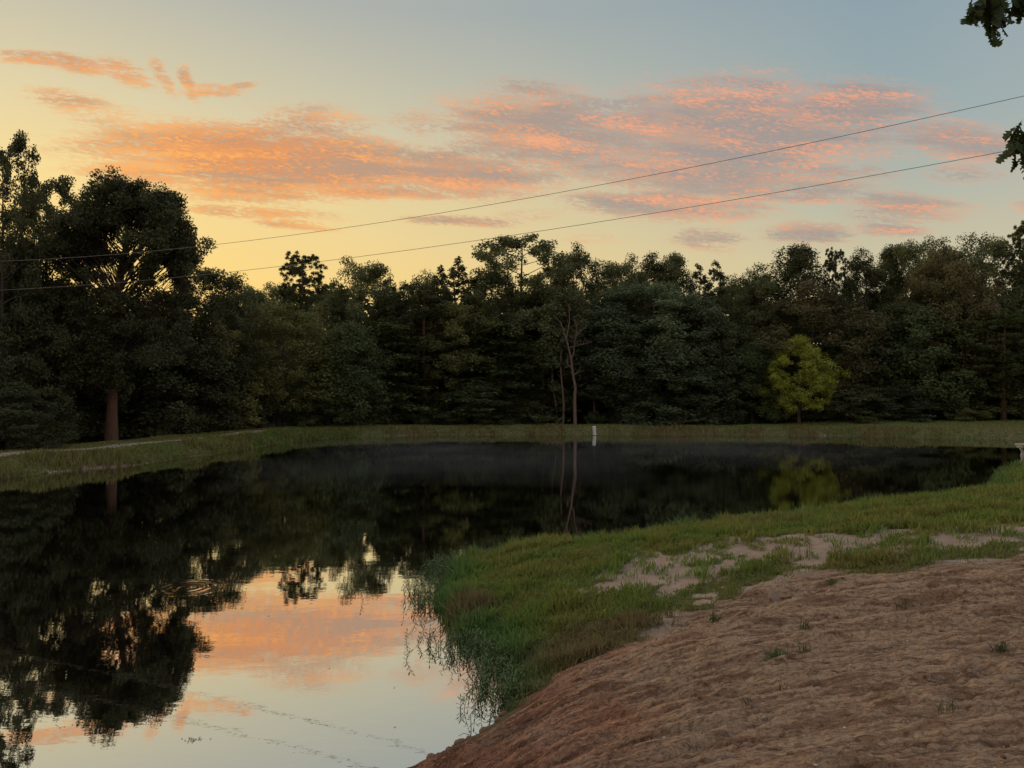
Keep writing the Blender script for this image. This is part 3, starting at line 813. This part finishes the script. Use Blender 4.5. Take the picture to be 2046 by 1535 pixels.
c = c * (1 - e_) + cD * e_
bq = (brown * .85)[:, None]
c = c * (1 - bq) + cC * bq
h = (.048 + .06 * patch + .06 * (1 - sstep(.1, .8, d)) + .035 * sstep(9, 20, r)) * rng.uniform(.55, 1.5, n)
h *= 1 - .35 * sstep(.0, .5, np.abs(brown - .5) < .2)
h *= .7 + 1.1 * sstep(.45, .75, fbm(x * 3.2, y * 3.2, 2))
v, cc = blades(x, y, h, .0055 + .00095 * r, c, .55)
me = mesh_np('near_grass', v, np.arange(len(v)).reshape(-1, 4), False, cc)
tag(obj('grass', me, GRASS), 'green grass covering the near bank between the soil and the water', 'grass', None, 'stuff')
# far bank and dam
N = 230000
k = rng.random(N)
x = np.where(k < .55, rng.uniform(-18, 50, N), rng.uniform(-25, -11, N)); y = np.where(k < .55, rng.uniform(42, 70, N), 20 + 38 * rng.random(N) ** 1.3)
z, d, nw, so, ba = land(x, y, False)
pth = (d > 2.05) & (d < 3.7) & (x < -11) & (y < 52) & (fbm(x * .5, y * .25 + 4, 3) + np.where(y < 40, .3, .1) > .47)
keep = (d > -.15) & (d < np.where(x > 18, 11, 5.6)) & (nw < .5) & ~(pth & (rng.random(N) < .93))
x, y, d = x[keep], y[keep], d[keep]; n = len(x)
patch = fbm(x * .22, y * .22, 3); p2 = fbm(x * .6 + 9, y * .6, 2)
cA = shade((0.189, 0.195, 0.049), (0.267, 0.267, 0.078), n)
cB = shade((0.280, 0.189, 0.078), (0.325, 0.247, 0.117), n)
cG = shade((0.150, 0.215, 0.047), (0.208, 0.267, 0.065), n)
f = (sstep(.52, .68, p2) * (1 - sstep(.9, 1.9, d)) * np.where(x < -10, .45, 1))[:, None]
g_ = sstep(.5, .65, patch)[:, None]
c = cA * (1 - g_) + cG * g_
c = c * (1 - f * .8) + cB * f * .8
h = (.06 + .07 * (1 - sstep(1.2, 2.0, d)) + .28 * sstep(.40, .70, p2) * (1 - sstep(1.2, 2.0, d))) * rng.uniform(.6, 1.4, n)
v, cc = blades(x, y, h, .02 + .0009 * np.hypot(x, y), c, .35)
me = mesh_np('far_grass', v, np.arange(len(v)).reshape(-1, 4), False, cc)
tag(obj('grass', me, GRASS), 'olive grass and reeds on the dam and the far bank', 'grass', None, 'stuff')

# thinning grass and seedlings scattered out over the soil
N = 26000
x = rng.uniform(-.4, 6.8, N); y = rng.uniform(4.4, 9.4, N)
z, d, nw, so, ba = land(x, y, True)
v_ = -sdist(x, y, SOIL)
pr = np.exp(-np.maximum(v_, 0) / .28) * .55 + .05 * sstep(.58, .72, fbm(x * 1.7 + 8, y * 2.3, 3))
keep = (so > .3) & (d > .15) & (rng.random(N) < pr * sstep(.40, .62, fbm(x * 4, y * 4 + 3, 3)))
x, y, z = x[keep], y[keep], z[keep]; n = len(x)
c = np.where(rng.random((n, 1)) < .45, shade((.20, .15, .075), (.26, .20, .11), n), shade((.11, .16, .04), (.17, .20, .06), n))
v, cc = blades(x, y, rng.uniform(.02, .075, n), np.full(n, .007), c, .9)
v[:, 2] += np.repeat(z - land(x, y, False)[0], 4)
tag(obj('sparse_grass', mesh_np('sparse_grass', v, np.arange(len(v)).reshape(-1, 4), False, cc), GRASS), 'thin scattered blades and seedlings over the edge of the soil', 'grass', None, 'stuff')

# single tufts on the bare soil
TUFTS = [((2.38,6.69), .11, 150, (.075,.125,.03), 'thick low green grass tuft alone on the soil'),
 ((2.62,6.68), .08, 45, (.075,.11,.035), 'thin flat weed tuft next to the thick green tuft on the soil'),
 ((2.84,7.23), .16, 26, (.09,.10,.045), 'tall sparse weed on the soil above the green tuft'),
 ((3.83,7.32), .12, 24, (.12,.10,.055), 'sparse dry tuft on the upper soil near the grass edge'),
 ((3.64,8.48), .12, 40, (.085,.12,.035), 'small green tuft on the soil close to the grass edge'),
 ((3.89,5.93), .11, 50, (.085,.10,.05), 'ragged grey-green tuft on the soil near the dark crusts'),
 ((2.11,5.87), .14, 22, (.12,.115,.05), 'thin straw-coloured stalks below the thick green tuft'),
 ((1.76,5.61), .13, 20, (.125,.105,.055), 'dry thin stalks on the soil nearest the furrow edge'),
 ((2.2,8.04), .14, 60, (.08,.12,.035), 'leafy tuft in the pale bare patch at the grass edge'),
 ((2.98,5.13), .12, 26, (.12,.11,.06), 'wiry brown stalks on the pale tan soil'),
 ((-0.02,7.0), .17, 16, (.09,.10,.045), 'few bent blades at the muddy water edge')]
for (px, py), hh, nn, cc, lb in TUFTS:
    n = nn
    sp = .05 if n > 100 else .028
    x = px + rng.normal(size=n) * sp; y = py + rng.normal(size=n) * sp * .8
    v, q = blades(x, y, hh * rng.uniform(.4, 1.2, n), np.full(n, .009), shade(cc, np.array(cc) * 1.4, n), .8, 0, .0)
    zb = float(land(np.array([px]), np.array([py]))[0][0])
    v = v - np.array([px, py, 0]); v[:, 2] -= gz(px, py)
    o = obj('grass_tuft', mesh_np('tuft', v, np.arange(len(v)).reshape(-1, 4), False, q), GRASS)
    o.location = (px, py, zb)
    tag(o, lb, 'grass tuft')

# ------------------------------------------------------------------ water weeds
WEED = vcol_mat('water_weed', .25, .45)
def sprig(g, x, y, hgt, lean, pairs=6, z=-.03):
    a = rng.random() * 6.28
    dr = np.array([math.cos(a) * lean, math.sin(a) * lean, 1.])
    tt = np.linspace(0, 1, 4)[:, None]
    pts = np.array([x, y, z]) + dr * hgt * tt + np.array([math.cos(a), math.sin(a), 0]) * .15 * hgt * tt ** 2
    stemc = np.array((.075, .085, .035))
    g.tube(pts, np.linspace(.0035, .0018, 4), 3, stemc, False)
    m = pairs * 2 + 2
    s = np.repeat(np.linspace(.2, 1, pairs + 1), 2)
    pc = np.stack([np.interp(s, tt[:, 0], pts[:, i]) for i in range(3)], -1)
    b = a + np.repeat(np.arange(pairs + 1) * 1.57, 2) + np.tile([0, 3.14159], pairs + 1) + rng.normal(size=m) * .3
    up = rng.uniform(.25, .9, m)
    ax = nrm(np.stack([np.cos(b), np.sin(b), up], -1))
    L = rng.uniform(.042, .072, m)
    nor = nrm(np.stack([-np.cos(b) * up, -np.sin(b) * up, np.ones(m)], -1) + rng.normal(size=(m, 3)) * .2)
    c = shade((.10, .16, .06), (.16, .23, .085), m)
    g.leaves(pc + ax * (L * .5)[:, None], nor, L, L * .22, ax, c)
g = Geo()
made = 0
while made < 600:
    if rng.random() < .58: x, y = rng.uniform(-1.45, .2), rng.uniform(7.1, 9.0); ml = .58
    elif rng.random() < .75: x, y = rng.uniform(-2.1, -.7), rng.uniform(10.4, 13.8); ml = .6
    else:
        q = rng.random(); x, y = -1.05 + 5.4 * q + rng.normal() * .2, 13.3 + 3.6 * q + rng.normal() * .5; ml = .3
    d = float(sdist(np.array([x]), np.array([y]), SHORE)[0]) + (vnoise(np.array([x * 3.]), np.array([y * 3.]))[0] - .5) * .45
    if d > .04 or rng.random() < (-d / ml) ** 1.3: continue
    sprig(g, x, y, rng.uniform(.12, .24), abs(rng.normal()) * .30, rng.integers(3, 6)); made += 1
tag(obj('water_weeds', g.mesh('water_weeds'), WEED), 'thick mass of narrow-leaved weeds growing out of the water edge', 'weeds', None, 'stuff')
for (x, y), hh, lb in [((-1.26,9.86), .20, 'single weed sprig in open water between the two weed beds'), ((-1.3,9.13), .15, 'outermost lone weed sprig of a pair off the near weed bed'),
        ((-1.14,8.94), .16, 'lone weed sprig of the pair, closer to the near weed bed'), ((-1.11,9.47), .16, 'small weed sprig above the pair of lone sprigs'),
        ((-1.21,8.44), .16, 'leaning weed sprig reaching out beside the near weed bed'), ((-0.49,7.08), .13, 'short weed sprig off the soil end of the near weed bed'),
        ((-2.18,10.9), .17, 'lone weed sprig at the tip of the far weed bed')]:
    g = Geo(); sprig(g, 0, 0, hh, .35, 6)
    o = obj('water_weed', g.mesh('lone_sprig'), WEED); o.location = (x, y, 0)
    tag(o, lb, 'weed')
g = Geo(); tw = np.array((.10, .085, .06))
g.tube([(0, 0, -.05), (.005, 0, .10), (.0, .01, .20)], [.004, .003, .002], 4, tw)
g.tube([(.0, 0, .05), (-.05, .01, .06), (-.085, .0, .045)], [.003, .002, .002], 4, tw)
g.tube([(.0, 0, .12), (.03, .0, .14)], [.002, .0015], 4, tw)
o = obj('twig', g.mesh('twig'), vcol_mat('twig', .0)); o.location = (-.36, 6.46, 0); o.scale = (1.2, 1.2, 1.2)
tag(o, 'thin dead twig sticking up from the water by the soil bank', 'twig')
# bits floating on the water
g = Geo(); n = 900
x = rng.uniform(-14, 16, n); y = 6 + 32 * rng.random(n) ** .8
k = land(x, y, False)[1] < -.25
x, y = x[k], y[k]; n = len(x)
g.leaves(np.stack([x, y, np.full(n, .004)], -1), np.array([0, 0, 1.]) + rng.normal(size=(n, 3)) * .06, rng.uniform(.008, .035, n) * (1 + y * .02), rng.uniform(.006, .016, n) * (1 + y * .02), None, shade((.30, .25, .17), (.10, .085, .05), n))
for cx, cy, m in ((-2.77, 6.5, 26), (-3.99, 6.74, 6), (4.5, 17.1, 60), (.8, 14.65, 50), (11.88, 21.36, 40)):
    q = np.stack([cx + rng.normal(size=m) * (.06 if cy < 8 else .35), cy + rng.normal(size=m) * (.025 if cy < 8 else .12), np.full(m, .004)], -1)
    g.leaves(q, np.array([0, 0, 1.]) + rng.normal(size=(m, 3)) * .05, rng.uniform(.012, .03, m) * (1 if cy < 8 else 3), .012 * (1 if cy < 8 else 3), None, shade((.10, .09, .06), (.16, .14, .09), m) if cy < 8 else shade((.34, .33, .28), (.45, .43, .38), m))
tag(obj('floating_debris', g.mesh('floating_debris'), vcol_mat('debris', 0)), 'tiny leaf scraps and pollen floating on the pond', 'debris', None, 'stuff')

# ------------------------------------------------------------------ clods and stones on the soil
CLOD = plain_mat('clod', (.13, .068, .042), (.27, .15, .095), 14, .95, (1, 1, 1), .01)
STONE = plain_mat('stone', (.40, .34, .28), (.55, .49, .42), 20, .8)
def lump(r, seed):
    lr = np.random.default_rng(seed); nu, nv = 9, 6
    V = []
    for i in range(nv + 1):
        ph = math.pi * i / nv
        for j in range(nu):
            a = 2 * math.pi * j / nu
            V.append((math.sin(ph) * math.cos(a), math.sin(ph) * math.sin(a), math.cos(ph)))
    V = np.array(V); off = lr.random(3) * 10
    V = V * (1 + .55 * (fbm(V[:, 0] * 1.4 + off[0] + V[:, 2], V[:, 1] * 1.4 + off[1] - V[:, 2], 3)[:, None] - .5)) * r * np.array([1, .8, .55])
    F = [(i * nu + j, i * nu + (j + 1) % nu, (i + 1) * nu + (j + 1) % nu, (i + 1) * nu + j) for i in range(nv) for j in range(nu)]
    return mesh_np('lump', V, np.array(F)[:, ::-1], False)
LUMPS = [lump(1, s) for s in range(6)]
edgepts = [(-.24,6.62,.06),(-.20,6.66,.04),(-.06,7.01,.05),(-.44,6.37,.05),(-.66,6.12,.06),(-.37,6.43,.035),(.04,7.15,.04),(-.12,6.85,.05),(-.53,6.24,.035),(.07,7.24,.035)]
for i, (x, y, rr) in enumerate(edgepts):
    o = obj('soil_clod', LUMPS[i % 6], CLOD); z = float(land(np.array([x]), np.array([y]))[0][0])
    o.location = (x, y, z + rr * .05); o.scale = (rr * rng.uniform(.8, 1.5), rr, rr); o.rotation_euler = (0, 0, rng.random() * 6)
    tag(o, 'red earth clod at the crumbling soil edge by the water', 'clod', 'clods along the water edge')
for i in range(70):
    x = rng.uniform(.2, 5.0); y = rng.uniform(4.3, 8.8)
    z, d, nw, so, ba = land(np.array([x]), np.array([y]))
    if so[0] < .9: continue
    rr = rng.uniform(.010, .026)
    o = obj('soil_clod', LUMPS[i % 6], CLOD); o.location = (x, y, float(z[0]) + rr * .2); o.scale = (rr, rr, rr); o.rotation_euler = (0, 0, rng.random() * 6)
    tag(o, 'small brown clod lying loose on the bare raked soil', 'clod', 'loose clods on the soil')
for i in range(26):
    x = rng.uniform(.6, 4.8); y = rng.uniform(4.2, 8.5)
    z, d, nw, so, ba = land(np.array([x]), np.array([y]))
    if so[0] < .9: continue
    rr = rng.uniform(.008, .016)
    o = obj('pebble', LUMPS[(i + 2) % 6], STONE); o.location = (x, y, float(z[0]) + rr * .3); o.scale = (rr, rr, rr); o.rotation_euler = (0, 0, rng.random() * 6)
    tag(o, 'tiny pale pebble on the bare raked soil', 'pebble', 'pebbles on the soil')
# crumbs and straw, too many to count
g = Geo(); n = 9000
x = rng.uniform(-.8, 6.8, n); y = rng.uniform(3.9, 9.4, n)
z, d, nw, so, ba = land(x, y)
k = (so > .8) & (d > .1); x, y, z = x[k], y[k], z[k]; n = len(x)
c = shade((.36, .22, .14), (.46, .36, .25), n)
dk = rng.random(n) < .35; c[dk] *= .4
st = rng.random(n) < .3
g.leaves(np.stack([x, y, z + .006], -1), np.array([0, -.2, 1.]) + rng.normal(size=(n, 3)) * .5, np.where(st, rng.uniform(.03, .07, n), rng.uniform(.006, .02, n)), np.where(st, .004, .012), None, c)
tag(obj('soil_crumbs', g.mesh('soil_crumbs'), vcol_mat('crumbs', 0, .9)), 'crumbs of earth and bits of straw over the bare soil', 'crumbs', None, 'stuff')

# ------------------------------------------------------------------ post in the water, far bank
WHITE = plain_mat('white_plastic', (.74, .68, .62), (.84, .80, .75), 3, .5)
RUSTY = plain_mat('stain', (.22, .10, .06), (.30, .16, .10), 6, .8)
post = empty('marker_post', (6.21, 55.7, 0), 0, (.69, .69, .69)); post.rotation_euler = (0, R(-4), 0)
g = Geo(); g.tube([(0, 0, -.6), (0, 0, .12), (0, 0, .9)], [.19, .19, .19], 16, None, False); obj('pipe', g.mesh('post_pipe', True), WHITE, post)
g = Geo(); g.tube([(0, 0, .9), (0, 0, .98), (0, 0, 1.0)], [.21, .21, .17], 16); obj('cap', g.mesh('post_cap'), WHITE, post)
g = Geo(); g.tube([(0, 0, -.02), (0, 0, .055)], [.196, .196], 16, None, False); obj('waterline_stain', g.mesh('post_stain', True), RUSTY, post)
tag(post, 'short white plastic post leaning in the water by the far bank', 'post')

# ------------------------------------------------------------------ bench at the water
CONC = plain_mat('concrete', (.30, .28, .26), (.46, .44, .41), 9, .85, (1, 1, 1), .008)
bx, by = 21.0, 30.5
bench = empty('garden_bench', (bx, by, gz(bx, by) + .02), R(8))
g = Geo(); g.box((.72, 0, .86), (.86, .24, .05)); me = g.mesh('bench_slab'); obj('seat', me, CONC, bench)
lg = Geo()
lg.box((0, 0, .775), (.16, .17, .034)); lg.box((0, 0, .05), (.20, .19, .05))
zz = np.linspace(.10, .742, 9)
for s in (-1, 1):
    lg.tube(np.stack([s * (.085 - .05 * np.sin((zz - .1) / .64 * np.pi)), np.zeros(9), zz], -1), .055 + .02 * np.cos((zz - .1) / .64 * 4 * np.pi), 8)
lm = lg.mesh('bench_leg')
for k in range(2):
    o = obj('leg', lm, CONC, bench); o.location = (.02 + 1.4 * k, 0, 0)
tag(bench, 'pale stone garden bench on the grass at the water edge', 'bench')

# ------------------------------------------------------------------ overhead wires
CABLE = plain_mat('cable', (.24, .19, .155), (.30, .24, .20), 2, .6)
for (za, zm, zb), lb in (((9.35, 8.42, 8.46), 'upper overhead wire crossing the sky above the pond'), ((8.25, 7.46, 7.28), 'lower overhead wire crossing the sky above the pond')):
    A = np.array([10.85, 15.6]); B = np.array([-20.79, 30.0]); tm = 10.85 / 31.64
    # sag fitted through three points of the span
    M = np.array([[0, 0, 1], [tm * tm, tm, 1], [1, 1, 1]]); q = np.linalg.solve(M, np.array([za, zm, zb]))
    s = np.linspace(-.75, 1.55, 90)
    P3 = np.stack([A[0] + (B[0] - A[0]) * s, A[1] + (B[1] - A[1]) * s, q[0] * s * s + q[1] * s + q[2]], -1)
    g = Geo(); g.tube(P3, np.full(90, .0068), 6)
    tag(obj('overhead_wire', g.mesh('wire', True), CABLE), lb, 'wire')

# ------------------------------------------------------------------ oak reaching in over the soil
LEAFO = leaf_mat('leaf_oak', (.030, .048, .016), (.060, .085, .026), 3, .25, .3)
def lobed_leaf(seed):
    lr = np.random.default_rng(seed)
    t_ = np.linspace(0, 1, 10)
    wv = np.array([.02, .10, .26, .12, .40, .16, .46, .20, .28, .01]) * (1 + lr.normal(size=10) * .12)
    zc = .12 * t_ * (1 - t_) + lr.normal() * .10 * t_ ** 2
    mid = np.stack([np.zeros(10), t_, zc], -1)
    Lf = np.stack([-wv, t_ + wv * .18, zc + .22 * wv], -1); Rt = np.stack([wv * (1 + lr.normal(size=10) * .08), t_ + wv * .18, zc + .22 * wv], -1)
    V = np.vstack([mid, Lf, Rt]); F = []
    for i in range(9): F += [(i, i + 1, 11 + i, 10 + i), (i + 1, i, 20 + i, 21 + i)]
    stem = np.array([(0, -.22, .03), (.012, -.22, .03), (.012, .0, 0), (0, 0, 0)])
    F.append((30, 31, 32, 33)); V = np.vstack([V, stem])
    return mesh_np('oak_leaf', V, np.array(F))
OLEAF = [lobed_leaf(s) for s in range(5)]
ox, oy = 8.6, 8.4
oak = empty('oak_tree', (ox, oy, gz(ox, oy) - .1))
tag(oak, 'oak tree on the soil whose lobed leafy twigs hang in over the view', 'tree')
def wpt(p): return np.array(p, float) - np.array([ox, oy, gz(ox, oy) - .1])
g = Geo(); g.tube([(0, 0, 0), (-.05, 0, 1.5), (-.05, -.1, 3.5), (-.2, -.2, 6), (-.1, 0, 9)], [.38, .29, .26, .2, .08], 12)
obj('trunk', g.mesh('oak_trunk', True), BARK, oak)
def oak_branch(path, r0, tips):
    g = Geo(); P0 = np.array([wpt(q) for q in path]); g.tube(P0, np.linspace(r0, .012, len(P0)), 7)
    twigs = []
    for (c, rad, n) in tips:
        c = wpt(c)
        j = np.argmin(np.linalg.norm(P0 - c, axis=1))
        g.tube([P0[j], (P0[j] + c) / 2 + np.array([0, 0, .04]), c], [.010, .006, .003], 5)
        twigs.append((c, rad, n))
    br = obj('branch', g.mesh('oak_branch', True), BARK, oak)
    for c, rad, n in twigs:
        for i in range(n):
            d = nrm(rng.normal(size=3)); p = c + d * rad * rng.random() ** .5
            o = obj('leaf', OLEAF[int(rng.integers(5))], LEAFO, br)
            s = rng.uniform(.10, .155)
            o.location = p; o.scale = (s, s, s)
            o.rotation_euler = (rng.uniform(-2.2, -.6), rng.uniform(-.7, .7), rng.random() * 6.28)
oak_branch([(8.4, 8.2, 5.92), (7.2, 7.7, 6.82), (6.0, 7.2, 7.27), (5.2, 7.05, 7.12), (4.6, 7, 6.94)], .09,
    [((4.48, 7, 6.74), .13, 26), ((4.62, 7.05, 6.80), .15, 30), ((4.58, 7, 6.62), .10, 16), ((4.57, 7, 6.45), .055, 5), ((4.80, 7, 6.82), .12, 16), ((4.88, 7, 6.74), .05, 5), ((4.40, 7, 6.66), .06, 5), ((4.7, 7.1, 7.05), .16, 16), ((5.2, 7.1, 7.15), .2, 16)])
oak_branch([(8.4, 8.2, 4.72), (7.2, 7.7, 5.52), (6.2, 7.3, 5.87), (5.4, 7.1, 5.72), (5.0, 7, 5.47)], .08,
    [((4.87, 7, 5.50), .12, 20), ((4.80, 7, 5.38), .10, 16), ((4.92, 7, 5.28), .13, 20), ((5.05, 7, 5.47), .2, 26), ((5.0, 7, 5.14), .09, 8), ((4.98, 7, 5.86), .05, 4), ((5.4, 7.1, 5.72), .2, 16)])
g = Geo()
for i in range(60):
    a = rng.random() * 6.28; rr = 2.6 * rng.random() ** .5
    clump(g, (2.4 + math.cos(a) * rr, .4 + math.sin(a) * rr, 6.8 + 2.6 * rng.random()), .8, 260, .13, .8)
obj('crown', g.mesh('oak_crown'), LEAFO, oak)
